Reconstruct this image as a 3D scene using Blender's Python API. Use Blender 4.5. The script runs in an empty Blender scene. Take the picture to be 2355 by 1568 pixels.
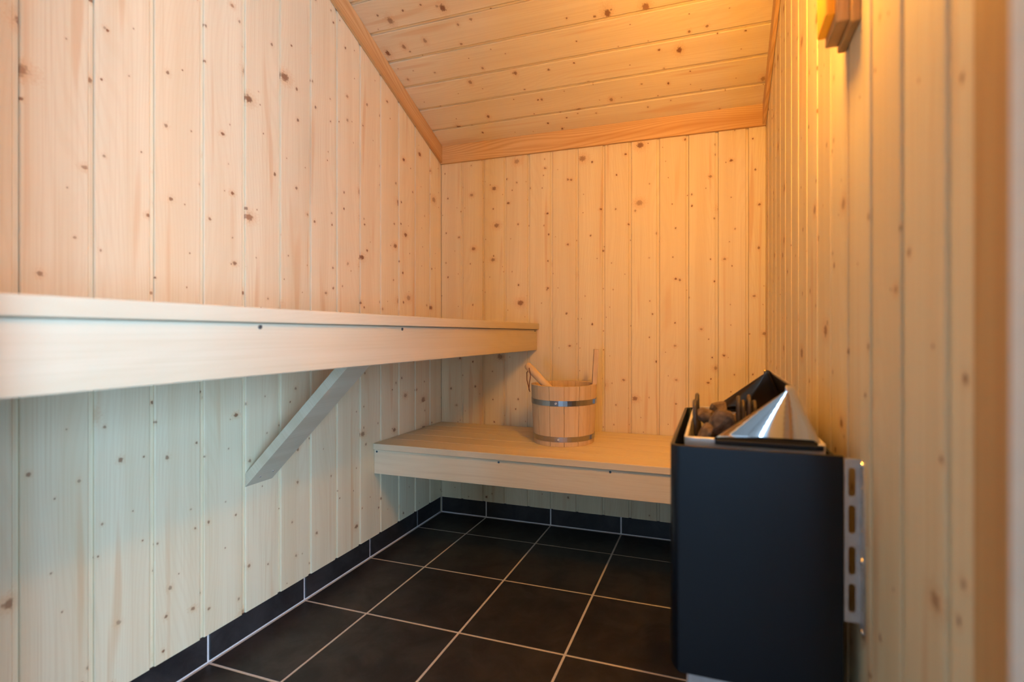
import bpy, bmesh, math, random
from mathutils import Vector, Matrix
random.seed(7)
scene = bpy.context.scene
COL = scene.collection

# ---------------------------------------------------------------- camera
IMG_W, IMG_H = 2355.0, 1568.0
F_PX, PP_X, PP_Y = 1136.28, 1274.81, 767.29
YAW = 0.3141
cam_data = bpy.data.cameras.new('camera')
cam = bpy.data.objects.new('camera', cam_data)
COL.objects.link(cam)
cam_data.sensor_fit = 'HORIZONTAL'
cam_data.sensor_width = 36.0
cam_data.lens = F_PX / IMG_W * 36.0
cam_data.shift_x = (IMG_W / 2 - PP_X) / IMG_W
cam_data.shift_y = -(IMG_H / 2 - PP_Y) / IMG_W
cam_data.clip_start = 0.01
cam.location = (1.31499, -2.19834, 0.9)
cam.rotation_euler = (math.pi / 2, 0, YAW)
cam_data.dof.use_dof = True
cam_data.dof.focus_distance = 1.9
cam_data.dof.aperture_fstop = 2.3
scene.camera = cam

# ---------------------------------------------------------------- daylight and exposure
DAY_COLOR = (0.36, 0.62, 1.0)
DAY_STRENGTH = 28.5
LAMP_COLOR = (1.0, 0.462, 0.056)
LAMP_STRENGTH = 240.0
world = bpy.data.worlds.new('daylight')
scene.world = world
world.use_nodes = True
bg = world.node_tree.nodes['Background']
bg.inputs['Color'].default_value = (*DAY_COLOR, 1)
bg.inputs['Strength'].default_value = DAY_STRENGTH
vs = scene.view_settings
vs.view_transform = 'Standard'
vs.look = 'None'
vs.gamma = 1.0
vs.use_curve_mapping = False
vs.exposure = 0.15

# room size: x 0..W, back wall y = 0, door wall y = FRONT
W = 1.5155
FRONT = -1.90
CEIL0, SLOPE = 1.835, 0.4546
ANG = math.atan(SLOPE)
CA, SA = math.cos(ANG), math.sin(ANG)
def ceil_z(y): return CEIL0 - SLOPE * y
DOOR_X0, DOOR_X1, DOOR_Z = 0.60, 1.452, 2.05

# the hall outside the doorway has a glazed terrace door in its right-hand wall; a portal guides its sampling
HALL_X0, HALL_X1, HALL_Y0, HALL_Z = -0.60, 4.20, -7.20, 2.50
WIN_Y0, WIN_Y1, WIN_Z0, WIN_Z1 = -6.60, -2.90, 0.05, 2.10
FT = 0.06                     # thickness of the door wall
pl = bpy.data.lights.new('window_portal', 'AREA')
pl.shape = 'RECTANGLE'; pl.size = WIN_Z1 - WIN_Z0; pl.size_y = WIN_Y1 - WIN_Y0
pl.cycles.is_portal = True
plo = bpy.data.objects.new('window_portal', pl)
COL.objects.link(plo)
plo.location = (HALL_X1 + 0.11, (WIN_Y0 + WIN_Y1) / 2, (WIN_Z0 + WIN_Z1) / 2)
plo.rotation_euler = (0, math.pi / 2, 0)

FW_X0, FW_X1, FW_Z0, FW_Z1 = 1.15, 1.60, 0.05, 1.25      # added low window in the hall's far wall, for fill and heater sheen
pl2 = bpy.data.lights.new('window_portal', 'AREA')
pl2.shape = 'RECTANGLE'; pl2.size = FW_X1 - FW_X0; pl2.size_y = FW_Z1 - FW_Z0
pl2.cycles.is_portal = True
plo2 = bpy.data.objects.new('window_portal', pl2)
COL.objects.link(plo2)
plo2.location = ((FW_X0 + FW_X1) / 2, HALL_Y0 - 0.11, (FW_Z0 + FW_Z1) / 2)
plo2.rotation_euler = (math.pi / 2, 0, 0)

# ---------------------------------------------------------------- node helpers
class NT:
    def __init__(self, name):
        self.mat = bpy.data.materials.new(name)
        self.mat.use_nodes = True
        self.t = self.mat.node_tree
        self.bsdf = self.t.nodes['Principled BSDF']
    def n(self, typ, **kw):
        nd = self.t.nodes.new(typ)
        for k, v in kw.items(): setattr(nd, k, v)
        return nd
    def put(self, sock, v):
        if hasattr(v, 'is_linked') or isinstance(v, bpy.types.NodeSocket): self.t.links.new(v, sock)
        elif isinstance(v, (tuple, list)) and len(v) == 3 and sock.type == 'RGBA': sock.default_value = (*v, 1)
        else: sock.default_value = v
    def math(self, op, a, b=0.0, c=None, clamp=False):
        nd = self.n('ShaderNodeMath', operation=op, use_clamp=clamp)
        self.put(nd.inputs[0], a); self.put(nd.inputs[1], b)
        if c is not None: self.put(nd.inputs[2], c)
        return nd.outputs[0]
    def xyz(self, x, y, z=0.0):
        nd = self.n('ShaderNodeCombineXYZ')
        for i, v in enumerate((x, y, z)): self.put(nd.inputs[i], v)
        return nd.outputs[0]
    def sep(self, v):
        nd = self.n('ShaderNodeSeparateXYZ'); self.put(nd.inputs[0], v); return nd.outputs
    def rng(self, v, a, b, c=0.0, d=1.0, smooth=True):
        nd = self.n('ShaderNodeMapRange', interpolation_type='SMOOTHSTEP' if smooth else 'LINEAR')
        for i, q in enumerate((v, a, b, c, d)): self.put(nd.inputs[i], q)
        return nd.outputs[0]
    def mix(self, f, a, b, blend='MIX'):
        nd = self.n('ShaderNodeMix', data_type='RGBA', blend_type=blend)
        self.put(nd.inputs[0], f); self.put(nd.inputs[6], a); self.put(nd.inputs[7], b)
        return nd.outputs[2]
    def noise(self, vec, scale=1.0, detail=2.0, rough=0.5, dist=0.0):
        nd = self.n('ShaderNodeTexNoise', noise_dimensions='3D')
        self.put(nd.inputs['Vector'], vec)
        nd.inputs['Scale'].default_value = scale; nd.inputs['Detail'].default_value = detail
        nd.inputs['Roughness'].default_value = rough; nd.inputs['Distortion'].default_value = dist
        return nd.outputs['Fac']
    def voronoi(self, vec):
        nd = self.n('ShaderNodeTexVoronoi', voronoi_dimensions='2D', feature='F1')
        self.put(nd.inputs['Vector'], vec); nd.inputs['Scale'].default_value = 1.0
        return nd
    def out(self, **kw):
        names = {'color': 'Base Color', 'rough': 'Roughness', 'metal': 'Metallic', 'spec': 'Specular IOR Level'}
        for k, v in kw.items():
            if k == 'bump':
                b = self.n('ShaderNodeBump'); self.put(b.inputs['Height'], v[0])
                b.inputs['Strength'].default_value = v[1]; b.inputs['Distance'].default_value = v[2]
                self.t.links.new(b.outputs[0], self.bsdf.inputs['Normal'])
            else: self.put(self.bsdf.inputs[names[k]], v)
        return self.mat

def wood(name, base, dark, streak, axis='Z', knots=True, fine=0.5, broad=0.5, rings=0.25, rough=0.55, var=0.10, resin=0.35):
    """Procedural softwood: grain runs along the local `axis`."""
    m = NT(name)
    co = m.sep(m.n('ShaderNodeTexCoord').outputs['Object'])
    rnd = m.n('ShaderNodeObjectInfo').outputs['Random']
    ia = 'XYZ'.index(axis)
    others = [i for i in range(3) if i != ia]
    depth = m.math('MULTIPLY', co[others[1]], 0.93)
    u = m.math('ADD', m.math('ADD', co[others[0]], depth), m.math('MULTIPLY', rnd, 37.3))
    v = m.math('ADD', co[ia], m.math('MULTIPLY', rnd, 91.7))
    kmask = None
    uu = u
    if knots:
        wob = m.noise(m.xyz(m.math('MULTIPLY', u, 170), m.math('MULTIPLY', v, 170)), 1.0, 0.0)
        def layer(a, b, keep, r0, r1, seed):
            vor = m.voronoi(m.xyz(m.math('MULTIPLY', m.math('ADD', u, seed), a), m.math('MULTIPLY', v, b)))
            # the knot is stretched along a tilted axis
            rgb = m.n('ShaderNodeSeparateColor'); m.put(rgb.inputs[0], vor.outputs['Color'])
            r = m.rng(rgb.outputs[0], 1 - keep, 1.0, 0.0001, r1, smooth=False)
            on = m.math('GREATER_THAN', rgb.outputs[0], 1 - keep)
            r = m.math('MAXIMUM', m.math('MULTIPLY', on, m.math('MAXIMUM', r, r0)), 0.0001)
            d = vor.outputs['Distance']
            d = m.math('MULTIPLY', d, m.rng(wob, 0.2, 0.8, 0.75, 1.3, smooth=False))
            core = m.rng(d, m.math('MULTIPLY', r, 1.0), m.math('MULTIPLY', r, 0.45))
            halo = m.rng(d, m.math('MULTIPLY', r, 2.6), m.math('MULTIPLY', r, 0.6))
            tone = m.rng(rgb.outputs[1], 0, 1, 0.5, 1.0, smooth=False)
            return m.math('MULTIPLY', core, tone), m.math('MULTIPLY', halo, on)
        c1, h1 = layer(11.0, 9.5, 0.86, 0.026, 0.074, 0.0)
        c2, h2 = layer(5.2, 6.4, 0.58, 0.038, 0.105, 3.7)
        kmask = m.math('MAXIMUM', c1, c2)
        hal = m.math('MAXIMUM', m.math('MULTIPLY', h1, 0.6), h2)
        uu = m.math('ADD', u, m.math('MULTIPLY', hal, 0.004))
    bnd = m.noise(m.xyz(m.math('MULTIPLY', uu, 16), m.math('MULTIPLY', v, 0.55)), 1.0, 1.0, 0.55)
    fin = m.noise(m.xyz(m.math('MULTIPLY', uu, 210), m.math('MULTIPLY', v, 2.4)), 1.0, 1.0, 0.6)
    warp = m.noise(m.xyz(m.math('MULTIPLY', uu, 9), m.math('MULTIPLY', v, 1.3)), 1.0, 0.0)
    ring = m.math('SINE', m.math('MULTIPLY', m.math('ADD', uu, m.math('MULTIPLY', warp, 0.16)), 620.0))
    ring = m.rng(ring, -0.2, 1.0, 0.0, 1.0)
    col = m.mix(m.math('MULTIPLY', m.rng(bnd, 0.38, 0.72), broad), base, dark)
    col = m.mix(m.math('MULTIPLY', m.rng(fin, 0.45, 0.8), fine), col, dark)
    col = m.mix(m.math('MULTIPLY', ring, rings), col, dark)
    res = m.noise(m.xyz(m.math('MULTIPLY', uu, 34), m.math('MULTIPLY', v, 1.9)), 1.0, 0.0)
    col = m.mix(m.math('MULTIPLY', m.rng(res, 0.66, 0.80), resin), col, streak)
    rv = m.math('FRACT', m.math('MULTIPLY', rnd, 7.31))
    col = m.mix(m.math('MULTIPLY', rv, var * 2), col, dark)
    if knots:
        col = m.mix(m.math('MULTIPLY', hal, 0.42), col, streak)
        col = m.mix(m.math('MULTIPLY', kmask, 0.92), col, (0.20, 0.068, 0.026))
    return m.out(color=col, rough=rough, spec=0.3)

def plain(name, color, rough=0.5, metal=0.0, spec=0.5, speck=None):
    m = NT(name)
    kw = dict(rough=rough, metal=metal, spec=spec)
    tc = m.n('ShaderNodeTexCoord').outputs['Object']
    nz = m.noise(tc, speck[0] if speck else 40.0, 2.0)
    f = speck[1] if speck else 0.12
    col = m.mix(m.math('MULTIPLY', m.rng(nz, 0.35, 0.7), f), color, tuple(c * 0.6 for c in color))
    if speck and len(speck) > 2: kw['bump'] = (nz, speck[2], 0.0008)
    return m.out(color=col, **kw)

SPRUCE = wood('spruce_panel', (0.805, 0.68, 0.44), (0.70, 0.53, 0.30), (0.66, 0.38, 0.17), knots=True, fine=0.55, broad=0.5, rings=0.2, resin=0.5)
PINE_Z = wood('pine_corner_strip', (0.62, 0.40, 0.18), (0.45, 0.22, 0.07), (0.45, 0.19, 0.05), axis='Z', knots=False, broad=0.6)
PINE = wood('pine_trim', (0.72, 0.48, 0.23), (0.52, 0.26, 0.08), (0.45, 0.19, 0.05), axis='X', knots=False, broad=0.8, rings=0.5, fine=0.4)
ASPEN_X = wood('bench_wood_x', (0.82, 0.68, 0.46), (0.70, 0.53, 0.33), (0.60, 0.44, 0.27), axis='X', knots=False, fine=0.4, broad=0.45, rings=0.12, rough=0.5, var=0.05, resin=0.25)
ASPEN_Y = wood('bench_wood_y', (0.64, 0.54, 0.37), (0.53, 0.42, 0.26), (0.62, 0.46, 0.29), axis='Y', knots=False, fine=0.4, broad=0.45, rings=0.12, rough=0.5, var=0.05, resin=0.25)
STAVE = wood('bucket_wood', (0.74, 0.55, 0.34), (0.60, 0.39, 0.20), (0.50, 0.28, 0.12), axis='Z', knots=False, fine=0.4, rings=0.15, rough=0.55, var=0.10)
LADLEWOOD = wood('ladle_wood', (0.72, 0.52, 0.30), (0.58, 0.38, 0.19), (0.55, 0.34, 0.16), axis='Z', knots=False, fine=0.3, rings=0.1)
LAMPWOOD = wood('lamp_wood', (0.70, 0.45, 0.20), (0.52, 0.28, 0.09), (0.50, 0.25, 0.08), axis='Z', knots=False)

def tile_material(name):
    m = NT(name)
    tc = m.n('ShaderNodeTexCoord').outputs['Object']
    rnd = m.n('ShaderNodeObjectInfo').outputs['Random']
    off = m.n('ShaderNodeVectorMath', operation='ADD')
    m.put(off.inputs[0], tc); m.put(off.inputs[1], m.xyz(m.math('MULTIPLY', rnd, 31), m.math('MULTIPLY', rnd, 17), 0))
    n1 = m.noise(off.outputs[0], 9.0, 5.0, 0.65, 0.6)
    n2 = m.noise(off.outputs[0], 320.0, 2.0)
    col = m.mix(m.rng(n1, 0.3, 0.75), (0.016, 0.013, 0.012), (0.042, 0.036, 0.033))
    col = m.mix(m.math('MULTIPLY', m.rng(n2, 0.6, 0.8), 0.35), col, (0.075, 0.066, 0.060))
    rgh = m.rng(n1, 0.2, 0.8, 0.50, 0.38, smooth=False)
    return m.out(color=col, rough=rgh, spec=0.45, bump=(n1, 0.15, 0.002))
TILE = tile_material('slate_tile')
GROUT = plain('grout', (0.78, 0.72, 0.66), 0.9, spec=0.2, speck=(300, 0.35, 0.3))
SLABWOOD = plain('wall_backing', (0.50, 0.38, 0.24), 0.8)
WHITE = plain('white_paint', (0.92, 0.89, 0.82), 0.4)
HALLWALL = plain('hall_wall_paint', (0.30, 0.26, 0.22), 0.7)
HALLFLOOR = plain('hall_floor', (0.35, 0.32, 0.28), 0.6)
BLACK = plain('black_powder_coat', (0.004, 0.007, 0.012), 0.30, spec=0.30, speck=(700, 0.3, 0.35))
DARKIN = plain('heater_inside', (0.015, 0.013, 0.012), 0.7)
STEEL = plain('brushed_tray_steel', (0.86, 0.79, 0.70), 0.40, metal=0.3)
CHROME = plain('polished_steel', (0.82, 0.82, 0.82), 0.07, metal=1.0, speck=(3.0, 0.05))
DARKREFLECT = plain('dark_reflection_steel', (0.10, 0.075, 0.055), 0.25, metal=0.9, speck=(20, 0.4))  # inner side of the hood: its dark reflections put into the colour
GALV = plain('galvanised_steel', (0.60, 0.58, 0.57), 0.45, metal=0.55, speck=(60, 0.3))
HOOP = plain('hoop_steel', (0.42, 0.42, 0.42), 0.30, metal=1.0)
RIVET = plain('rivet', (0.85, 0.80, 0.74), 0.25, metal=0.8)
SCREW = plain('screw', (0.10, 0.14, 0.18), 0.35, metal=0.8)
ELEMENT = plain('heating_element', (0.115, 0.085, 0.065), 0.5, metal=0.3, speck=(120, 0.5))
LEATHER = plain('leather', (0.20, 0.075, 0.03), 0.7)
def stone_material():
    m = NT('sauna_stone')
    tc = m.n('ShaderNodeTexCoord').outputs['Object']
    n1 = m.noise(tc, 45.0, 5.0, 0.65)
    col = m.mix(m.rng(n1, 0.3, 0.7), (0.095, 0.060, 0.040), (0.27, 0.185, 0.125))
    return m.out(color=col, rough=0.85, spec=0.25, bump=(n1, 0.6, 0.004))
STONE = stone_material()
def glow(name, color, strength, base):
    m = NT(name)
    m.bsdf.inputs['Base Color'].default_value = (*base, 1)
    m.bsdf.inputs['Emission Color'].default_value = (*color, 1)
    m.bsdf.inputs['Emission Strength'].default_value = strength
    m.bsdf.inputs['Roughness'].default_value = 0.4
    return m.mat
LAMPGLASS = glow('lamp_glass', LAMP_COLOR, LAMP_STRENGTH, (0.9, 0.8, 0.6))
AMBER = glow('lamp_amber_edge', (1.0, 0.28, 0.0), 0.35, (0.55, 0.22, 0.02))

# ---------------------------------------------------------------- mesh helpers
def mesh_obj(name, verts, faces, mat, parent=None, smooth=False):
    me = bpy.data.meshes.new(name)
    me.from_pydata([tuple(v) for v in verts], [], faces)
    me.validate(); me.update()
    return link(name, me, mat, parent, smooth)
def link(name, me, mat, parent=None, smooth=False):
    if mat and not me.materials: me.materials.append(mat)
    if smooth:
        for p in me.polygons: p.use_smooth = True
    o = bpy.data.objects.new(name, me)
    COL.objects.link(o)
    if parent: o.parent = parent
    return o
def bm_obj(name, bm, mat, parent=None, smooth=False):
    bmesh.ops.recalc_face_normals(bm, faces=bm.faces)
    me = bpy.data.meshes.new(name)
    bm.to_mesh(me); bm.free()
    return link(name, me, mat, parent, smooth)
def box(name, lo, hi, mat, parent=None, bevel=0.0, seg=1):
    """Box whose mesh origin is its own centre, placed in world (parent empties keep world coordinates relative)."""
    bm = bmesh.new()
    bmesh.ops.create_cube(bm, size=1.0)
    c = [(a + b) / 2 for a, b in zip(lo, hi)]
    s = [b - a for a, b in zip(lo, hi)]
    for v in bm.verts: v.co = Vector([v.co[i] * s[i] for i in range(3)])
    if bevel: bmesh.ops.bevel(bm, geom=list(bm.edges), offset=bevel, segments=seg, affect='EDGES', profile=0.5)
    o = bm_obj(name, bm, mat, None)
    put(o, c, parent)
    return o
def put(o, loc, parent):
    base = Vector(loc)
    if parent:
        o.parent = parent
        p, off = parent, Vector((0, 0, 0))
        while p: off += p.location; p = p.parent
        base = base - off
    o.location = base
def prism(name, poly, axis, a, b, mat, parent=None):
    """Polygon in the two other axes extruded along `axis` from a to b (world coordinates)."""
    i = 'XYZ'.index(axis); oth = [k for k in range(3) if k != i]
    def P(p, t):
        q = [0, 0, 0]; q[i] = t; q[oth[0]], q[oth[1]] = p; return Vector(q)
    n = len(poly)
    vs_ = [P(p, a) for p in poly] + [P(p, b) for p in poly]
    c = sum(vs_, Vector()) / len(vs_)
    bm = bmesh.new()
    bv = [bm.verts.new(v - c) for v in vs_]
    bm.faces.new(bv[:n]); bm.faces.new(bv[n:])
    for k in range(n): bm.faces.new((bv[k], bv[(k + 1) % n], bv[n + (k + 1) % n], bv[n + k]))
    o = bm_obj(name, bm, mat)
    put(o, c, parent)
    return o
def tube(name, pts, r, mat, parent=None, seg=10, cap=True, radii=None):
    pts = [Vector(p) for p in pts]
    c = pts[0].copy()
    pts = [p - c for p in pts]
    bm = bmesh.new(); rings_ = []
    ref = None
    for k, p in enumerate(pts):
        d = (pts[min(k + 1, len(pts) - 1)] - pts[max(k - 1, 0)]).normalized()
        if ref is None:
            ref = d.orthogonal().normalized()
        else:
            ref = (ref - d * ref.dot(d)).normalized()
        s = d.cross(ref)
        rr = radii[k] if radii else r
        rings_.append([bm.verts.new(p + (ref * math.cos(2 * math.pi * j / seg) + s * math.sin(2 * math.pi * j / seg)) * rr) for j in range(seg)])
    for A, B in zip(rings_, rings_[1:]):
        for j in range(seg): bm.faces.new((A[j], A[(j + 1) % seg], B[(j + 1) % seg], B[j]))
    if cap: bm.faces.new(rings_[0][::-1]); bm.faces.new(rings_[-1])
    o = bm_obj(name, bm, mat, None, smooth=True)
    put(o, c, parent)
    return o
def screw(loc, axis, r, parent, mat=SCREW, name='screw'):
    """Small domed screw head with a cross recess, facing -axis."""
    bm = bmesh.new(); seg = 10
    prof = [(r, 0), (r * 0.95, 0.0012), (r * 0.6, 0.0018)]
    rr = []
    for (q, h) in prof: rr.append([bm.verts.new((q * math.cos(2 * math.pi * j / seg), q * math.sin(2 * math.pi * j / seg), h)) for j in range(seg)])
    for A, B in zip(rr, rr[1:]):
        for j in range(seg): bm.faces.new((A[j], A[(j + 1) % seg], B[(j + 1) % seg], B[j]))
    ctr = bm.verts.new((0, 0, 0.0009))
    for j in range(seg): bm.faces.new((rr[-1][j], rr[-1][(j + 1) % seg], ctr))
    o = bm_obj(name, bm, mat)
    d = Vector(axis).normalized()
    o.rotation_euler = d.to_track_quat('Z', 'Y').to_euler()
    put(o, loc, parent)
    return o
def empty(name, loc):
    o = bpy.data.objects.new(name, None)
    COL.objects.link(o); o.location = loc; o.empty_display_size = 0.05
    return o
def tag(o, label, cat=None, group=None, kind=None):
    o['label'] = label
    if cat: o['category'] = cat
    if group: o['group'] = group
    if kind: o['kind'] = kind
    return o

# ---------------------------------------------------------------- room shell
PT = 0.012      # plank thickness
BASE_Z = 0.078  # height of the tiled skirting
def struct_prism(name, poly, axis, a, b, mat, label):
    o = prism(name, poly, axis, a, b, mat); tag(o, label, kind='structure'); return o
wall_left = struct_prism('wall_left', [(0.07, -0.03), (FRONT - FT, -0.03), (FRONT - FT, ceil_z(FRONT - FT) + 0.013), (0.07, ceil_z(0.07) + 0.013)], 'X', -0.07, -PT, SLABWOOD,
                         'wall of upright spruce planks behind the upper bench')
wall_right = struct_prism('wall_right', [(0.07, -0.03), (FRONT - FT, -0.03), (FRONT - FT, ceil_z(FRONT - FT) + 0.013), (0.07, ceil_z(0.07) + 0.013)], 'X', W + PT, W + 0.07, SLABWOOD,
                          'wall of upright spruce planks behind the heater')
wall_back = struct_prism('wall_back', [(-PT, -0.03), (W + PT, -0.03), (W + PT, CEIL0 + 0.008), (-PT, CEIL0 + 0.008)], 'Y', PT, 0.07, SLABWOOD,
                         'end wall of upright spruce planks behind the bucket')
# door wall with its opening (behind the camera's left shoulder)
H1 = ceil_z(FRONT) + 0.012
wf = bmesh.new()
def add_box(bm, lo, hi):
    r = bmesh.ops.create_cube(bm, size=1.0)
    for v in r['verts']: v.co = Vector([(lo[i] + hi[i]) / 2 + v.co[i] * (hi[i] - lo[i]) for i in range(3)])
add_box(wf, (-PT, FRONT - FT, -0.03), (DOOR_X0 - 0.06, FRONT, H1))
add_box(wf, (DOOR_X1 + 0.06, FRONT - FT, -0.03), (W + PT, FRONT, H1))
add_box(wf, (DOOR_X0 - 0.06, FRONT - FT, DOOR_Z + 0.06), (DOOR_X1 + 0.06, FRONT, H1))
wall_front = bm_obj('wall_front', wf, SLABWOOD)
tag(wall_front, 'door wall with the open doorway', kind='structure')
# floor bed of grout, with tiles as its pieces
FLOOR_BED = -0.0012
floor = box('floor', (-0.07, FRONT - FT, -0.06), (W + 0.07, 0.07, FLOOR_BED), GROUT)
tag(floor, 'dark square floor tiles with pale grout', kind='structure')
hall = box('floor', (HALL_X0, HALL_Y0, -0.06), (HALL_X1, FRONT - FT, FLOOR_BED), HALLFLOOR)
tag(hall, 'plain floor outside the doorway', kind='structure')
def hall_part(name, boxes, label, mat=None):
    bm = bmesh.new()
    for lo, hi in boxes: add_box(bm, lo, hi)
    o = bm_obj(name, bm, mat or HALLWALL); tag(o, label, kind='structure'); return o
hy1 = FRONT - FT
hall_part('wall_hall_left', [((HALL_X0 - 0.1, HALL_Y0, -0.06), (HALL_X0, hy1, HALL_Z))], 'white hall wall on the left outside the doorway')
hall_part('wall_hall_back', [((HALL_X0 - 0.1, HALL_Y0 - 0.1, -0.06), (FW_X0, HALL_Y0, HALL_Z)), ((FW_X1, HALL_Y0 - 0.1, -0.06), (HALL_X1 + 0.1, HALL_Y0, HALL_Z)),
          ((FW_X0, HALL_Y0 - 0.1, -0.06), (FW_X1, HALL_Y0, FW_Z0)), ((FW_X0, HALL_Y0 - 0.1, FW_Z1), (FW_X1, HALL_Y0, HALL_Z))], 'hall wall facing the doorway, with a low narrow window added for fill')
hall_part('added_window', [((FW_X0, HALL_Y0 - 0.08, FW_Z0), (FW_X0 + 0.05, HALL_Y0 - 0.03, FW_Z1)), ((FW_X1 - 0.05, HALL_Y0 - 0.08, FW_Z0), (FW_X1, HALL_Y0 - 0.03, FW_Z1)),
          ((FW_X0 + 0.05, HALL_Y0 - 0.08, FW_Z1 - 0.05), (FW_X1 - 0.05, HALL_Y0 - 0.03, FW_Z1))], 'white frame of the added low window at the end of the hall', WHITE)
hall_part('wall_hall_right', [((HALL_X1, HALL_Y0, -0.06), (HALL_X1 + 0.1, WIN_Y0, HALL_Z)), ((HALL_X1, WIN_Y1, -0.06), (HALL_X1 + 0.1, hy1, HALL_Z)),
          ((HALL_X1, WIN_Y0, -0.06), (HALL_X1 + 0.1, WIN_Y1, WIN_Z0)), ((HALL_X1, WIN_Y0, WIN_Z1), (HALL_X1 + 0.1, WIN_Y1, HALL_Z))], 'white hall wall with the terrace window')
hall_part('wall_hall_front', [((HALL_X0 - 0.1, hy1, -0.06), (-0.071, hy1 + 0.06, HALL_Z)), ((W + 0.071, hy1, -0.06), (HALL_X1 + 0.1, hy1 + 0.06, HALL_Z))], 'white hall wall either side of the cabin')
hall_part('ceiling', [((HALL_X0 - 0.1, HALL_Y0 - 0.1, HALL_Z), (HALL_X1 + 0.1, hy1, HALL_Z + 0.06))], 'white hall ceiling outside the doorway')
hall_part('window_1', [((HALL_X1 + 0.03, WIN_Y0, WIN_Z0), (HALL_X1 + 0.08, WIN_Y0 + 0.05, WIN_Z1)), ((HALL_X1 + 0.03, WIN_Y1 - 0.05, WIN_Z0), (HALL_X1 + 0.08, WIN_Y1, WIN_Z1)),
          ((HALL_X1 + 0.03, WIN_Y0 + 0.05, WIN_Z0), (HALL_X1 + 0.08, WIN_Y1 - 0.05, WIN_Z0 + 0.05)), ((HALL_X1 + 0.03, WIN_Y0 + 0.05, WIN_Z1 - 0.05), (HALL_X1 + 0.08, WIN_Y1 - 0.05, WIN_Z1))],
          'white frame of the hall terrace window', WHITE)
# ceiling slab
ceil_poly = [(0.07, ceil_z(0.07) + PT / CA), (FRONT - FT, ceil_z(FRONT - FT) + PT / CA), (FRONT - FT, ceil_z(FRONT - FT) + 0.08), (0.07, ceil_z(0.07) + 0.08)]
ceiling = struct_prism('ceiling', ceil_poly, 'X', -0.07, W + 0.07, SLABWOOD, 'sloping ceiling of spruce boards')

GROOVE = 0.0105
def plank_mesh(name, w, z0, za, zb, last=False):
    """Tongue-and-groove board: local X across, face towards -Y, Z along; top cut from za (x=0) to zb (x=w)."""
    g = GROOVE; t = PT; c = 0.0015
    prof = [(0.0, t), (0.0, c), (c, 0.0), (w - g - c, 0.0), (w - g, c), (w - g, 0.0058), (w, 0.0058), (w, t)]
    n = len(prof)
    vs_ = [(x, y, z0) for x, y in prof] + [(x, y, za + (zb - za) * x / w) for x, y in prof]
    fs = [tuple(range(n)), tuple(range(2 * n - 1, n - 1, -1))]
    fs += [(k, n + k, n + (k + 1) % n, (k + 1) % n) for k in range(n)]
    me = bpy.data.meshes.new(name); me.from_pydata(vs_, [], fs); me.validate(); me.update()
    bm = bmesh.new(); bm.from_mesh(me); bmesh.ops.recalc_face_normals(bm, faces=bm.faces); bm.to_mesh(me); bm.free()
    me.materials.append(SPRUCE)
    return me
def set_world(o, M, parent):
    o.parent = parent
    o.matrix_parent_inverse = Matrix.Translation(-parent.location)
    o.matrix_basis = M
GAP = 0.0014
# back wall
back_j = [0.0002, 0.1235, 0.2427, 0.3561, 0.4773, 0.5927, 0.7171, 0.8414, 0.9616, 1.0853, 1.2085, 1.3291, 1.4489, W + 0.0108]
for a, b in zip(back_j, back_j[1:]):
    w = b - a
    me = plank_mesh('plank', w - GAP, BASE_Z, CEIL0 - 0.002, CEIL0 - 0.002)
    o = link('plank', me, SPRUCE)
    # shift so that the groove is centred on the measured joint
    set_world(o, Matrix.Translation((a + 0.0, 0, 0)), wall_back)
# left wall: local X -> +Y
left_j = [0.0108] + [-0.100 - 0.1243 * k for k in range(15)]
left_j[-1] = FRONT + 0.001
for a, b in zip(left_j[1:], left_j):          # a more negative
    w = b - a - 0.0004
    me = plank_mesh('plank', w, BASE_Z, ceil_z(a) - 0.002, ceil_z(b) - 0.002)
    o = link('plank', me, SPRUCE)
    set_world(o, Matrix.Translation((0, a, 0)) @ Matrix.Rotation(math.pi / 2, 4, 'Z'), wall_left)
# right wall: local X -> -Y
right_j = [0.006, -0.105, -0.225, -0.345, -0.466, -0.587, -0.708, -0.829, -0.950, -1.071, -1.195, -1.318, -1.438, -1.554, -1.669, -1.790, FRONT + 0.001]
for a, b in zip(right_j, right_j[1:]):
    w = a - b - 0.0006
    me = plank_mesh('plank', w, BASE_Z, ceil_z(a) - 0.002, ceil_z(b) - 0.002)
    o = link('plank', me, SPRUCE)
    set_world(o, Matrix.Translation((W, a, 0)) @ Matrix.Rotation(-math.pi / 2, 4, 'Z'), wall_right)
# ceiling boards: local X -> down the slope, Y -> up into the roof, Z -> +X
R = Matrix(((0, 0, 1, 0), (CA, SA, 0, 0), (-SA, CA, 0, 0), (0, 0, 0, 1)))
ceil_d = [0.0, 0.1077] + [0.1077 + 0.1240 * k for k in range(1, 17)]
ceil_d = [d for d in ceil_d if d * CA < -FRONT - 0.02] + [-FRONT / CA - 0.001]
for d0, d1 in zip(ceil_d, ceil_d[1:]):
    me = plank_mesh('board', d1 - d0 - GAP, 0.001, W - 0.001, W - 0.001)
    o = link('board', me, SPRUCE)
    p = Vector((0, -d1 * CA, CEIL0 + d1 * SA))
    set_world(o, Matrix.Translation(p) @ R, ceiling)

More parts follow.
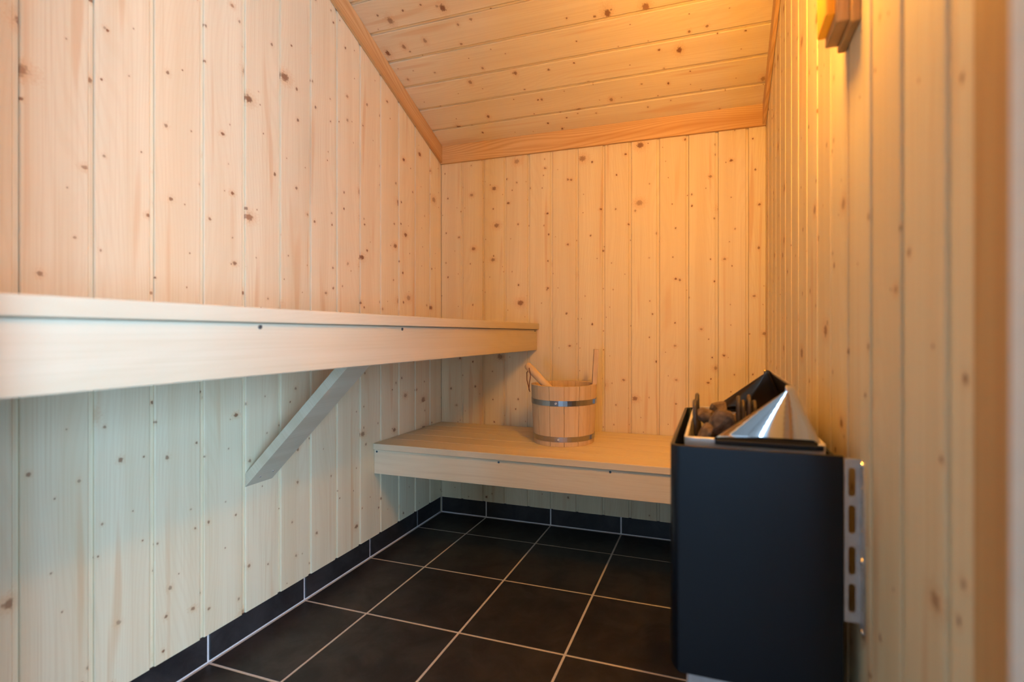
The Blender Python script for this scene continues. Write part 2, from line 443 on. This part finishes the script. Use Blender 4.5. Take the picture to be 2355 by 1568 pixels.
# floor tiles: joints measured from the grout lines
GW = 0.007
TP = 0.33336
tile_x = [0.0] + [0.2478 + TP * k for k in range(4)] + [W]
tile_y = [0.0] + [-0.2046 - TP * k for k in range(6)] + [FRONT - FT]
tile_cache = {}
def tile(sx, sy, th, loc, parent, rot=None):
    key = (round(sx, 4), round(sy, 4), round(th, 4))
    if key not in tile_cache:
        bm = bmesh.new(); bmesh.ops.create_cube(bm, size=1.0)
        for v in bm.verts: v.co = Vector((v.co.x * sx, v.co.y * sy, v.co.z * th))
        top = [e for e in bm.edges if all(v.co.z > 0 for v in e.verts)]
        bmesh.ops.bevel(bm, geom=top, offset=0.0012, segments=1, affect='EDGES')
        bmesh.ops.recalc_face_normals(bm, faces=bm.faces)
        me = bpy.data.meshes.new('tile'); bm.to_mesh(me); bm.free(); me.materials.append(TILE)
        tile_cache[key] = me
    o = bpy.data.objects.new('tile', tile_cache[key]); COL.objects.link(o)
    M = Matrix.Translation(loc)
    if rot is not None: M = M @ rot
    set_world(o, M, parent)
    return o
for i in range(len(tile_x) - 1):
    for j in range(len(tile_y) - 1):
        x0, x1 = tile_x[i] + GW / 2, tile_x[i + 1] - GW / 2
        y1, y0 = tile_y[j] - GW / 2, tile_y[j + 1] + GW / 2
        if x1 - x0 < 0.01: continue
        tile(x1 - x0, y1 - y0, 0.004, ((x0 + x1) / 2, (y0 + y1) / 2, -0.002), floor)
# tiled skirting: a grout strip on each wall with its tiles
SK = 0.010
def skirting(name, lo, hi, label):
    o = box(name, lo, hi, GROUT); tag(o, label, kind='structure'); return o
zt0, zt1 = GW * 0.6, BASE_Z - 0.0005
sl = skirting('baseboard_left', (-PT, FRONT, FLOOR_BED), (-0.0060, -0.001, BASE_Z - 0.001), 'dark tile skirting under the upper bench wall')
sb = skirting('baseboard_back', (0.0, 0.0060, FLOOR_BED), (W, PT, BASE_Z - 0.001), 'dark tile skirting under the lower bench')
sr = skirting('baseboard_right', (W + 0.0060, FRONT, FLOOR_BED), (W + PT, -0.001, BASE_Z - 0.001), 'dark tile skirting below the heater')
RL = Matrix(((0, 0, 1, 0), (1, 0, 0, 0), (0, 1, 0, 0), (0, 0, 0, 1)))          # local Z -> +X, X -> +Y, Y -> +Z
RB = Matrix(((1, 0, 0, 0), (0, 0, -1, 0), (0, 1, 0, 0), (0, 0, 0, 1)))         # local Z -> -Y
RR = Matrix(((0, 0, -1, 0), (-1, 0, 0, 0), (0, 1, 0, 0), (0, 0, 0, 1)))        # local Z -> -X
ty = tile_y[:-1] + [FRONT]
for j in range(len(ty) - 1):
    y1, y0 = ty[j] - GW / 2, ty[j + 1] + GW / 2
    if y1 - y0 < 0.01: continue
    tile(y1 - y0, zt1 - zt0, 0.004, (-0.0042, (y0 + y1) / 2, (zt0 + zt1) / 2), sl, RL)
    tile(y1 - y0, zt1 - zt0, 0.004, (W + 0.0042, (y0 + y1) / 2, (zt0 + zt1) / 2), sr, RR)
for i in range(len(tile_x) - 1):
    x0, x1 = tile_x[i] + GW / 2, tile_x[i + 1] - GW / 2
    if x1 - x0 < 0.01: continue
    tile(x1 - x0, zt1 - zt0, 0.004, ((x0 + x1) / 2, 0.0042, (zt0 + zt1) / 2), sb, RB)

# ceiling trims
TT = 0.014
trim_b = prism('trim_1', [(-0.0005, 1.7525), (-TT, 1.7525), (-TT, ceil_z(-TT) - 0.001), (-0.0005, ceil_z(0) - 0.001)], 'X', 0.0015, W - 0.0015, PINE)
tag(trim_b, 'yellow pine trim along the top of the end wall', kind='structure')
def slope_trim(name, xa, xb, label):
    L = -FRONT / CA - 0.02
    bm = bmesh.new()
    lo, hi = -0.0765, -0.001
    # local X along the slope (towards the door), local Y across, Z normal to the ceiling
    pts = []
    y0b = TT + 0.0005
    for (s, t) in ((0, 0), (1, 0), (1, 1), (0, 1)):
        pts.append((s, t))
    def wp(y, dz): return (y, ceil_z(y) + dz)
    V = []
    for x in (xa, xb):
        for (y, dz) in ((-y0b, lo / CA), (FRONT + 0.001, lo / CA), (FRONT + 0.001, hi), (-y0b, hi)):
            yy, zz = wp(y, dz); V.append(Vector((x, yy, zz)))
    c = sum(V, Vector()) / 8
    M = Matrix(((0, 1, 0, 0), (-CA, 0, SA, 0), (SA, 0, CA, 0), (0, 0, 0, 1)))
    Mi = M.to_3x3().inverted()
    bv = [bm.verts.new(Mi @ (v - c)) for v in V]
    for f in ((0, 1, 2, 3), (7, 6, 5, 4), (0, 4, 5, 1), (1, 5, 6, 2), (2, 6, 7, 3), (3, 7, 4, 0)): bm.faces.new([bv[k] for k in f])
    o = bm_obj(name, bm, PINE)
    o.matrix_basis = Matrix.Translation(c) @ M
    tag(o, label, kind='structure')
    return o
slope_trim('trim_2', 0.0015, TT, 'sloping pine trim where the ceiling meets the bench wall')
slope_trim('trim_3', W - TT, W - 0.0015, 'sloping pine trim where the ceiling meets the heater wall')
# corner strip by the door and the white door frame
cs = box('trim_4', (W - 0.011, -1.86, 0.079), (W - 0.0003, -1.735, 2.45), PINE_Z, bevel=0.002)
tag(cs, 'brown upright corner strip beside the white door frame', kind='structure')
jm = bmesh.new()
add_box(jm, (DOOR_X1, FRONT - FT, 0.0), (DOOR_X1 + 0.0595, FRONT - 0.0005 + 0.0, DOOR_Z + 0.0595))
add_box(jm, (DOOR_X0, FRONT - FT, DOOR_Z), (DOOR_X1, FRONT - 0.0005, DOOR_Z + 0.0595))
df = bm_obj('trim_5', jm, WHITE)
tag(df, 'white painted door frame at the right edge', kind='structure')

lj = box('trim_6', (DOOR_X0 - 0.0595, FRONT - FT, 0.0), (DOOR_X0, FRONT - 0.0005, DOOR_Z + 0.0595), PINE_Z)
tag(lj, 'bare pine door post on the bench side of the doorway', kind='structure')

# ---------------------------------------------------------------- upper bench
ub = empty('upper_bench', (0.26, -0.95, 0.82))
tag(ub, 'long pale wooden upper bench fixed along the left plank wall', 'bench')
UB_Y0, UB_Y1 = FRONT + 0.004, -0.001
xs = [0.002, 0.107, 0.212, 0.317, 0.421, 0.5256]
for a, b in zip(xs, xs[1:]):
    box('slat', (a + 0.0008, UB_Y0, 0.9205), (b - 0.0008 if b < 0.52 else b, UB_Y1, 0.948), ASPEN_Y, ub, bevel=0.0022, seg=2)
ap = box('apron', (0.487, UB_Y0, 0.8225), (0.515, UB_Y1, 0.9195), ASPEN_Y, ub, bevel=0.0015, seg=1)
rail = box('wall_rail', (0.001, UB_Y0, 0.875), (0.030, UB_Y1, 0.9195), ASPEN_Y, ub)
for y in (-1.4974, -1.0604, -0.030): screw((0.5151, y, 0.9125), (1, 0, 0), 0.0042, ub)
# 45 degree brace from the wall to the bench
bk = 0.977
br = prism('brace', [(0.0006, 0.4490), (0.4795, 0.9190), (0.4405, 0.9190), (0.0006, 0.4872)], 'Y', -1.0966, -1.0040, ASPEN_Y, ub)
br['label'] = 'slanted support strut'
hole_n = Vector((0.699, 0, -0.715))
for (x, y) in ((0.026, -1.068), (0.034, -1.030)):
    screw(Vector((x, y, 0.4490 + bk * x * 1.0045)) + hole_n * 0.0004, hole_n, 0.0042, ub, RIVET)

# ---------------------------------------------------------------- lower bench
lb = empty('lower_bench', (0.76, -0.26, 0.33))
tag(lb, 'low pale wooden bench under the end wall carrying the bucket', 'bench')
LB_X0, LB_X1 = 0.002, W - 0.002
ys = [-0.527, -0.4215, -0.316, -0.2105, -0.105, -0.001]
for a, b in zip(ys, ys[1:]):
    box('slat', (LB_X0, a + (0 if a < -0.52 else 0.0018), 0.4325), (LB_X1, b - 0.0018, 0.4570), ASPEN_X, lb, bevel=0.0022, seg=2)
box('apron', (LB_X0, -0.5195, 0.3335), (LB_X1, -0.492, 0.4315), ASPEN_X, lb, bevel=0.0015)
box('wall_rail', (LB_X0, -0.030, 0.385), (LB_X1, -0.001, 0.4315), ASPEN_X, lb)
for x in (0.0150, 0.5526, 0.9722): screw((x, -0.5196, 0.4235), (0, -1, 0), 0.0042, lb)

# ---------------------------------------------------------------- bucket
BZ = 0.4575
bc = Vector((0.7196, -0.236, BZ))
bucket = empty('sauna_bucket', bc)
tag(bucket, 'round wooden stave bucket with two steel hoops standing on the lower bench', 'bucket')
NB, BH, RB0, RB1, BT = 14, 0.236, 0.1245, 0.1365, 0.017
view = math.atan2(cam.location.y - bc.y, cam.location.x - bc.x)   # azimuth towards the doorway
da = 2 * math.pi / NB
HANDLE = 3
for k in range(NB):
    a0 = view + (k + 0.02) * da + 0.0065; a1 = view + (k + 1.02) * da - 0.0065
    top = BH
    ext = (k == HANDLE)
    bm = bmesh.new()
    rows = []
    levels = [0.0, BH] if not ext else [0.0, BH, BH + 0.075, BH + 0.142]
    for li, z in enumerate(levels):
        t = z / BH
        R1 = RB0 + (RB1 - RB0) * t; R0 = R1 - BT
        sh = 0.0 if z <= BH else 0.04 * (a1 - a0) * (1 if z < BH + 0.1 else 1.6)
        ring_ = []
        for q in range(4): ang = a0 + sh + (a1 - a0 - 2 * sh) * q / 3; ring_.append(bm.verts.new((R1 * math.cos(ang), R1 * math.sin(ang), z)))
        for q in range(3, -1, -1): ang = a0 + sh + (a1 - a0 - 2 * sh) * q / 3; ring_.append(bm.verts.new((R0 * math.cos(ang), R0 * math.sin(ang), z)))
        rows.append(ring_)
    for A, B in zip(rows, rows[1:]):
        for q in range(8): bm.faces.new((A[q], A[(q + 1) % 8], B[(q + 1) % 8], B[q]))
    bm.faces.new(rows[0][::-1]); bm.faces.new(rows[-1])
    o = bm_obj('stave' if not ext else 'handle_stave', bm, STAVE, bucket)
bm = bmesh.new(); bmesh.ops.create_cone(bm, cap_ends=True, segments=28, radius1=RB0 - BT - 0.0005, radius2=RB0 - BT - 0.0005, depth=0.012)
fl = bm_obj('bucket_floor', bm, STAVE, bucket); fl.location = (0, 0, 0.018)
def hoop(z0, z1, riv_ang, over_ang):
    bm = bmesh.new(); seg = 48
    R = lambda z: RB0 + (RB1 - RB0) * z / BH
    ring_ = []
    for j in range(seg):
        ang = 2 * math.pi * j / seg
        c_, s_ = math.cos(ang), math.sin(ang)
        ring_.append([bm.verts.new(((R(z) + e) * c_, (R(z) + e) * s_, z)) for z, e in ((z0, 0.0002), (z0, 0.0016), (z1, 0.0016), (z1, 0.0002))])
    for j in range(seg):
        A, B = ring_[j], ring_[(j + 1) % seg]
        for q in range(4): bm.faces.new((A[q], A[(q + 1) % 4], B[(q + 1) % 4], B[q]))
    h = bm_obj('hoop', bm, HOOP, bucket, smooth=False)
    zm = (z0 + z1) / 2
    for off in (riv_ang,):
        a = view + off; rr = R(zm) + 0.0014
        s = screw((0, 0, 0), (math.cos(a), math.sin(a), 0), 0.0050, None, RIVET, 'rivet')
        s.parent = h; s.location = (rr * math.cos(a), rr * math.sin(a), zm)
    # lapped end of the band with its small lug
    bm = bmesh.new()
    V = []
    for e in (0.0014, 0.0060):
        for z in (z0 + 0.002, z1 - 0.001):
            for q in range(4):
                a = view + over_ang + 0.16 * q / 3
                V.append(bm.verts.new(((R(z) + e) * math.cos(a), (R(z) + e) * math.sin(a), z)))
    for q in range(3):
        bm.faces.new((V[q], V[q + 1], V[5 + q], V[4 + q])); bm.faces.new((V[8 + q], V[9 + q], V[13 + q], V[12 + q]))
        bm.faces.new((V[q], V[q + 1], V[9 + q], V[8 + q])); bm.faces.new((V[4 + q], V[5 + q], V[13 + q], V[12 + q]))
    bm.faces.new((V[0], V[4], V[12], V[8])); bm.faces.new((V[3], V[7], V[15], V[11]))
    bm_obj('hoop_lap', bm, HOOP, h)
hoop(0.160, 0.181, -0.24, 1.10)
hoop(0.019, 0.039, -0.17, 1.00)

# ---------------------------------------------------------------- ladle standing in the bucket
rtv = Vector((math.cos(YAW), math.sin(YAW), 0)); fwv = Vector((-math.sin(YAW), math.cos(YAW), 0))
def img_pt(u, v, depth):
    return cam.location + fwv * depth + rtv * ((u - PP_X) / F_PX * depth) + Vector((0, 0, (PP_Y - v) / F_PX * depth))
tip = img_pt(1211, 838, 2.03); mid = img_pt(1258, 888, 1.995)
dirv = (mid - tip).normalized()
low = tip + dirv * 0.205
ladle = empty('sauna_ladle', low)
tag(ladle, 'round wooden ladle handle with a leather loop leaning out of the bucket', 'ladle')
hp = [tip + dirv * s for s in (0.0, 0.003, 0.010, 0.03, 0.08, 0.14, 0.205)]
hand = tube('handle', hp, 0.012, LADLEWOOD, ladle, seg=14, radii=[0.009, 0.0135, 0.0160, 0.0165, 0.0160, 0.0150, 0.0140])
# bowl of the ladle, resting inside the bucket
bm = bmesh.new(); bmesh.ops.create_uvsphere(bm, u_segments=16, v_segments=10, radius=0.034)
bmesh.ops.delete(bm, geom=[v for v in bm.verts if v.co.z > 0.006], context='VERTS')
bw = bm_obj('bowl', bm, LADLEWOOD, ladle, smooth=True)
bw.location = dirv * 0.032
sm = bw.modifiers.new('wall', 'SOLIDIFY'); sm.thickness = 0.004; sm.offset = -1
# leather loop through the handle end
hpnt = tip + dirv * 0.018
side = Vector((math.cos(view), math.sin(view), 0))
p0 = hpnt + side * 0.0168
lp = [p0, p0 + side * 0.002 + Vector((0.002, 0, -0.010)), p0 + rtv * 0.006 + Vector((0, 0, -0.030)), p0 + rtv * 0.001 + Vector((0, 0, -0.06)), p0 + rtv * -0.001 + Vector((0, 0, -0.088)),
      p0 + rtv * 0.003 + Vector((0, 0, -0.098)), p0 + rtv * 0.000 + Vector((0, 0, -0.086)), p0 + rtv * -0.010 + side * -0.010 + Vector((0, 0, -0.05)), hpnt - side * 0.0168 + rtv * -0.012 + Vector((0, 0, -0.022)), hpnt - side * 0.0168]
tube('leather_loop', lp, 0.0021, LEATHER, ladle, seg=6)

# ---------------------------------------------------------------- sauna heater
HX0, HX1, HY0, HY1 = 1.2463, 1.492, -1.390, -0.9624
HZ0, HZ1 = 0.3625, 0.7225
heater = empty('sauna_heater', ((HX0 + HX1) / 2, (HY0 + HY1) / 2, HZ0))
tag(heater, 'black wall-mounted electric sauna heater with polished steel hood', 'heater')
def rel(o, parent=heater):
    """Parent an object whose vertices are in world coordinates."""
    o.parent = parent
    off, p = Vector(), parent
    while p: off += p.location; p = p.parent
    o.location = -off
    return o
def rr_path(x0, x1, y0, y1, r, n=6, closed=False):
    pts = []
    def arc(cx, cy, a0, a1):
        for k in range(n + 1):
            a = a0 + (a1 - a0) * k / n; pts.append((cx + r * math.cos(a), cy + r * math.sin(a)))
    if not closed:
        pts.append((x1, y0))
        arc(x0 + r, y0 + r, -math.pi / 2, -math.pi)
        arc(x0 + r, y1 - r, math.pi, math.pi / 2)
        pts.append((x1, y1))
    else:
        arc(x0 + r, y0 + r, -math.pi / 2, -math.pi); arc(x0 + r, y1 - r, math.pi, math.pi / 2)
        arc(x1 - r, y1 - r, math.pi / 2, 0); arc(x1 - r, y0 + r, 0, -math.pi / 2)
    return pts
# outer casing, a bent sheet open to the wall
CT = 0.006
outer = rr_path(HX0, HX1, HY0, HY1, 0.016, 8)
inner = rr_path(HX0 + CT, HX1, HY0 + CT, HY1 - CT, 0.010, 8)
def zbot(x, y):
    """Lower edge: full depth on the end faces, rounded up towards the room side."""
    d = max(0.0, min(1.0, (x - HX0) / 0.024))
    return HZ0 + 0.019 * (1 - math.sqrt(max(0.0, 1 - (1 - d) ** 2)))
bm = bmesh.new(); A = []
# add extra stations along the end faces so that the rounding reads as a curve
def dens(P):
    Q = []
    for a, b in zip(P, P[1:]):
        Q.append(a)
        L = math.hypot(b[0] - a[0], b[1] - a[1])
        if abs(a[1] - b[1]) < 1e-6 and L > 0.05:
            ks = (0.92, 0.95, 0.97, 0.985) if b[0] < a[0] else (0.015, 0.03, 0.05, 0.08)
            for t in ks: Q.append((a[0] + (b[0] - a[0]) * t, a[1]))
    Q.append(P[-1]); return Q
outer, inner = dens(outer), dens(inner)
for (xo, yo), (xi, yi) in zip(outer, inner):
    zb = zbot(xo, yo)
    A.append([bm.verts.new(c) for c in ((xo, yo, zb), (xo, yo, HZ1 - 0.001), (xo * 0.85 + xi * 0.15, yo * 0.85 + yi * 0.15, HZ1), (xi, yi, HZ1), (xi, yi, zb))])
for P, Q in zip(A, A[1:]):
    for q in range(5): bm.faces.new((P[q], Q[q], Q[(q + 1) % 5], P[(q + 1) % 5]))
bm.faces.new(A[0]); bm.faces.new(A[-1][::-1])
casing = rel(bm_obj('casing', bm, BLACK, smooth=False))
for p in casing.data.polygons: p.use_smooth = abs(p.normal.z) < 0.3 and max(abs(p.normal.x), abs(p.normal.y)) < 0.985
# inner body and lower galvanised housing
box('inner_body', (HX0 + 0.022, HY0 + 0.045, 0.40), (HX1 - 0.008, HY1 - 0.02, 0.672), DARKIN, heater)
box('back_plate', (HX1 - 0.006, HY0 + 0.010, 0.38), (HX1 - 0.001, HY1 - 0.010, 0.712), DARKIN, heater)
lh = box('lower_housing', (1.272, HY0 + 0.008, 0.205), (HX1 - 0.004, HY1 - 0.03, 0.399), GALV, heater, bevel=0.003)
lh['label'] = 'bare metal lower housing'
# stone tray: bright folded rim
TX0, TX1, TY0, TY1, TZ0, TZ1 = 1.2660, 1.4790, -1.3470, -0.9780, 0.660, 0.7285
o1 = rr_path(TX0, TX1, TY0, TY1, 0.010, 5, True); i1 = rr_path(TX0 + 0.0055, TX1 - 0.0055, TY0 + 0.0055, TY1 - 0.0055, 0.006, 5, True)
bm = bmesh.new(); A = []
for (xo, yo), (xi, yi) in zip(o1, i1):
    A.append([bm.verts.new(c) for c in ((xo, yo, TZ0), (xo, yo, TZ1 - 0.001), (xo * 0.8 + xi * 0.2, yo * 0.8 + yi * 0.2, TZ1), (xi, yi, TZ1), (xi, yi, TZ0))])
for k in range(len(A)):
    P, Q = A[k], A[(k + 1) % len(A)]
    for q in range(5): bm.faces.new((P[q], Q[q], Q[(q + 1) % 5], P[(q + 1) % 5]))
tray = rel(bm_obj('stone_tray', bm, STEEL)); tray['label'] = 'bright folded tray rim'
box('tray_floor', (TX0 + 0.006, TY0 + 0.006, 0.673), (TX1 - 0.006, TY1 - 0.006, 0.678), DARKIN, heater)
# hood
hA, hB, hC = Vector((1.3120, 0, 0.7270)), Vector((1.4325, 0, 0.8185)), Vector((1.4735, 0, 0.7270))
y0, y1, hr = -1.3480, -0.9850, 0.011
bm = bmesh.new(); rows = []
for k in range(11):
    t = k / 10.0
    z = hC.z + (hB.z - hC.z) * t
    xc = hC.x + (hB.x - hC.x) * t
    xa = hA.x + (hB.x - hA.x) * t
    r = hr
    xa = min(xa, xc - r - 0.001)
    P = [(xa, y0), ((xa + xc - r) / 2, y0), (xc - r, y0)]
    for q in range(1, 7): a = -math.pi / 2 + (math.pi / 2) * q / 6; P.append((xc - r + r * math.cos(a), y0 + r + r * math.sin(a)))
    P.append((xc, (y0 + y1) / 2))
    for q in range(0, 7): a = (math.pi / 2) * q / 6; P.append((xc - r + r * math.cos(a), y1 - r + r * math.sin(a)))
    P += [((xa + xc - r) / 2, y1), (xa, y1)]
    rows.append([bm.verts.new((x, y, z)) for x, y in P])
for A_, B_ in zip(rows, rows[1:]):
    for q in range(len(A_) - 1): bm.faces.new((A_[q], A_[q + 1], B_[q + 1], B_[q]))
hood = rel(bm_obj('hood', bm, CHROME, smooth=True)); hood.data.materials.append(DARKREFLECT); hood['label'] = 'polished steel heat deflector hood'
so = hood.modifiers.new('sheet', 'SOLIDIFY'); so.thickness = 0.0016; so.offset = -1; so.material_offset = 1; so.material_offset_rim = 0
fb = box('hood_flange', (1.3150, -1.3520, 0.7195), (1.4740, -1.3475, 0.7275), DARKIN, heater, bevel=0.001)  # polished lip, its dark reflection put in as a dark colour
fb2 = box('hood_flange', (1.3150, -0.9850, 0.7195), (1.4740, -0.9800, 0.7275), DARKIN, heater, bevel=0.001)
# heating element loops poking out between the stones
def loop(x, ya, yb, ztop, lean=0.0, r=0.0040):
    pts = [(x - lean, ya, 0.680)]
    rad = abs(yb - ya) / 2; ym = (ya + yb) / 2; zc = ztop - rad
    pts.append((x - lean * 0.5, ya, (0.680 + zc) / 2)); pts.append((x, ya, zc))
    for q in range(1, 8):
        a = math.pi - math.pi * q / 8; pts.append((x, ym + (rad if yb > ya else -rad) * math.cos(a), zc + rad * math.sin(a)))
    pts += [(x, yb, zc), (x - lean * 0.5, yb, (0.680 + zc) / 2), (x - lean, yb, 0.680)]
    return tube('heating_element', pts, r, ELEMENT, heater, seg=9)
loop(1.2785, -1.225, -1.185, 0.7700, -0.004); loop(1.2790, -1.125, -1.075, 0.7700, -0.006)
loop(1.3600, -1.165, -1.125, 0.7730); loop(1.3690, -1.155, -1.115, 0.7640)
loop(1.3795, -1.165, -1.125, 0.7760); loop(1.3905, -1.150, -1.110, 0.7635)
# slotted wall bracket
def slot_loop(u, v0, v1, hw, n=6):
    pts = []
    for k in range(n + 1): a = math.pi * k / n; pts.append((u + hw * math.cos(a), v1 - hw + hw * math.sin(a)))
    for k in range(n + 1): a = math.pi + math.pi * k / n; pts.append((u + hw * math.cos(a), v0 + hw + hw * math.sin(a)))
    return pts
def plate(name, outline, holes, th, mat):
    cu = bpy.data.curves.new(name, 'CURVE'); cu.dimensions = '2D'; cu.fill_mode = 'BOTH'; cu.extrude = th / 2
    for lp_ in [outline] + holes:
        s = cu.splines.new('POLY'); s.points.add(len(lp_) - 1); s.use_cyclic_u = True
        for p, (a, b) in zip(s.points, lp_): p.co = (a, b, 0, 1)
    tmp = bpy.data.objects.new(name, cu); COL.objects.link(tmp)
    dg = bpy.context.evaluated_depsgraph_get(); dg.update()
    me = bpy.data.meshes.new_from_object(tmp.evaluated_get(dg))
    bpy.data.objects.remove(tmp); bpy.data.curves.remove(cu)
    me.name = name; me.materials.clear()
    return link(name, me, mat)
PZ = lambda v: 0.9 - (v - PP_Y) / F_PX * 0.7105
z_top, z_bot = 0.7195, 0.4838
slots = [slot_loop(1.5032, PZ(b), PZ(a), 0.0046) for a, b in ((1076, 1143), (1163, 1229), (1258, 1324), (1344, 1411))]
pb = plate('bracket_plate', [(1.4935, z_bot), (1.5148, z_bot), (1.5148, z_top), (1.4935, z_top)], slots, 0.0025, GALV)
# plate lies in XZ: local X -> X, local Y -> Z
pb.matrix_basis = Matrix(((1, 0, 0, 0), (0, 0, -1, 0), (0, 1, 0, 0), (0, 0, 0, 1)))
pb.parent = heater
pb.matrix_parent_inverse = Matrix.Translation(-heater.location)
pb.matrix_basis = Matrix.Translation((0, -1.3865, 0)) @ Matrix(((1, 0, 0, 0), (0, 0, -1, 0), (0, 1, 0, 0), (0, 0, 0, 1)))
pb['label'] = 'slotted galvanised wall bracket'
slots2 = [slot_loop(-1.3985, PZ(b), PZ(a), 0.0034) for a, b in ((1090, 1120), (1150, 1215), (1240, 1275), (1300, 1330), (1360, 1400))]
pf = plate('bracket_flange', [(-1.4075, z_bot - 0.006), (-1.3865, z_bot - 0.006), (-1.3865, z_top), (-1.4075, z_top)], slots2, 0.0020, GALV)
pf.parent = heater
pf.matrix_parent_inverse = Matrix.Translation(-heater.location)
pf.matrix_basis = Matrix.Translation((W - 0.0013, 0, 0)) @ Matrix(((0, 0, 1, 0), (1, 0, 0, 0), (0, 1, 0, 0), (0, 0, 0, 1)))
for v in (1066, 1284, 1443): screw((W - 0.0024, -1.3985, PZ(v)), (-1, 0, 0), 0.0048, heater, RIVET)

# ---------------------------------------------------------------- stones in the heater tray
def stone(loc, size, rot, seed, label):
    rnd_ = random.Random(seed)
    bm = bmesh.new(); bmesh.ops.create_icosphere(bm, subdivisions=3, radius=1.0)
    dirs = [(Vector((rnd_.gauss(0, 1), rnd_.gauss(0, 1), rnd_.gauss(0, 1))).normalized(), rnd_.uniform(0.62, 0.92)) for _ in range(13)]
    for v in bm.verts:
        n_ = v.co.normalized(); r = 1.0
        for d, h in dirs:
            c_ = n_.dot(d)
            if c_ > 0.05: r = min(r, h / c_)
        v.co = n_ * r
        v.co = Vector((v.co.x * size[0], v.co.y * size[1], v.co.z * size[2]))
    bmesh.ops.smooth_vert(bm, verts=bm.verts, factor=0.12, use_axis_x=True, use_axis_y=True, use_axis_z=True)
    o = bm_obj('sauna_stone', bm, STONE)
    o.location = loc; o.rotation_euler = rot
    tag(o, label, 'stone', 'stones in the heater tray')
    return o
generic = 'rough brown stone lying among others in the heater tray'
stone((1.326, -1.262, 0.735), (0.022, 0.030, 0.036), (0.5, 0.25, 0.3), 3, 'large tan stone standing on edge at the middle of the heater tray')
stone((1.2955, -1.306, 0.719), (0.011, 0.024, 0.037), (0.1, 0.45, 0.2), 5, 'tall thin brown stone leaning left of the large tan stone')
stone((1.300, -1.170, 0.738), (0.020, 0.028, 0.020), (0.2, 0.5, 0.8), 9, 'small dark stone near the back left of the heater tray')
stone((1.322, -1.120, 0.742), (0.024, 0.026, 0.020), (0.4, -0.4, 0.1), 11, 'rounded brown stone at the back of the heater tray before the hood')
gen = [((1.345, -1.300, 0.704), (0.026, 0.026, 0.022)), ((1.400, -1.295, 0.706), (0.028, 0.030, 0.024)), ((1.440, -1.240, 0.712), (0.024, 0.034, 0.028)),
       ((1.372, -1.225, 0.706), (0.024, 0.028, 0.024)), ((1.425, -1.150, 0.712), (0.026, 0.034, 0.030)), ((1.330, -1.195, 0.703), (0.024, 0.022, 0.022)),
       ((1.310, -1.050, 0.710), (0.028, 0.036, 0.028)), ((1.375, -1.060, 0.712), (0.028, 0.034, 0.030)), ((1.435, -1.050, 0.712), (0.028, 0.038, 0.030))]
for k, (l, s) in enumerate(gen):
    stone(l, s, (random.uniform(-.6, .6), random.uniform(-.6, .6), random.uniform(0, 3)), 20 + k, generic)

# ---------------------------------------------------------------- wall lamp, only its lower end is in the picture
lamp = empty('wall_lamp', (W, -1.341, 1.352))
tag(lamp, 'wooden sauna wall lamp with an amber glowing edge high on the right wall', 'lamp')
box('backboard', (W - 0.0125, -1.386, 1.352), (W - 0.0003, -1.297, 1.89), LAMPWOOD, lamp, bevel=0.0015)
box('shade_body', (W - 0.0310, -1.378, 1.360), (W - 0.0127, -1.304, 1.89), LAMPWOOD, lamp, bevel=0.0012)
ae = box('amber_edge', (W - 0.0440, -1.377, 1.372), (W - 0.0312, -1.308, 1.452), AMBER, lamp, bevel=0.003, seg=2)
ae['label'] = 'glowing amber edge strip'
box('lamp_housing', (W - 0.0480, -1.405, 1.500), (W - 0.0312, -1.277, 1.89), LAMPWOOD, lamp, bevel=0.002)
bm = bmesh.new(); n_ = 20; A = []
LCX, LCR = W - 0.100, 0.045
for z, r in ((1.538, 0.7), (1.550, 1.0), (1.840, 1.0), (1.855, 0.7)):
    A.append([bm.verts.new((LCX + LCR * r * math.cos(2 * math.pi * k / n_), -1.341 + LCR * r * math.sin(2 * math.pi * k / n_), z)) for k in range(n_)])
for P, Q in zip(A, A[1:]):
    for k in range(n_): bm.faces.new((P[k], P[(k + 1) % n_], Q[(k + 1) % n_], Q[k]))
bm.faces.new(A[0][::-1]); bm.faces.new(A[-1])
rel(bm_obj('lamp_glass', bm, LAMPGLASS, smooth=True), lamp)
box('lamp_shelf', (W - 0.080, -1.405, 1.518), (W - 0.0312, -1.277, 1.5365), LAMPWOOD, lamp, bevel=0.002)  # unseen ledge, sized to shield the wall below from the glass
box('lamp_shelf', (W - 0.165, -1.405, 1.866), (W - 0.0312, -1.277, 1.8845), LAMPWOOD, lamp, bevel=0.002)
for k in range(5): box('baffle_slat', (W - 0.165, -1.404 + 0.0265 * k, 1.537), (W - 0.157, -1.383 + 0.0265 * k, 1.8655), LAMPWOOD, lamp)  # unseen slats added to cut the lamp's light on the bench wall
for ya in (-1.405, -1.289): box('light_baffle', (W - 0.100, ya, 1.5365), (W - 0.0482, ya + 0.012, 1.866), LAMPWOOD, lamp)  # unseen boards added to keep lamp light off the nearby right wall
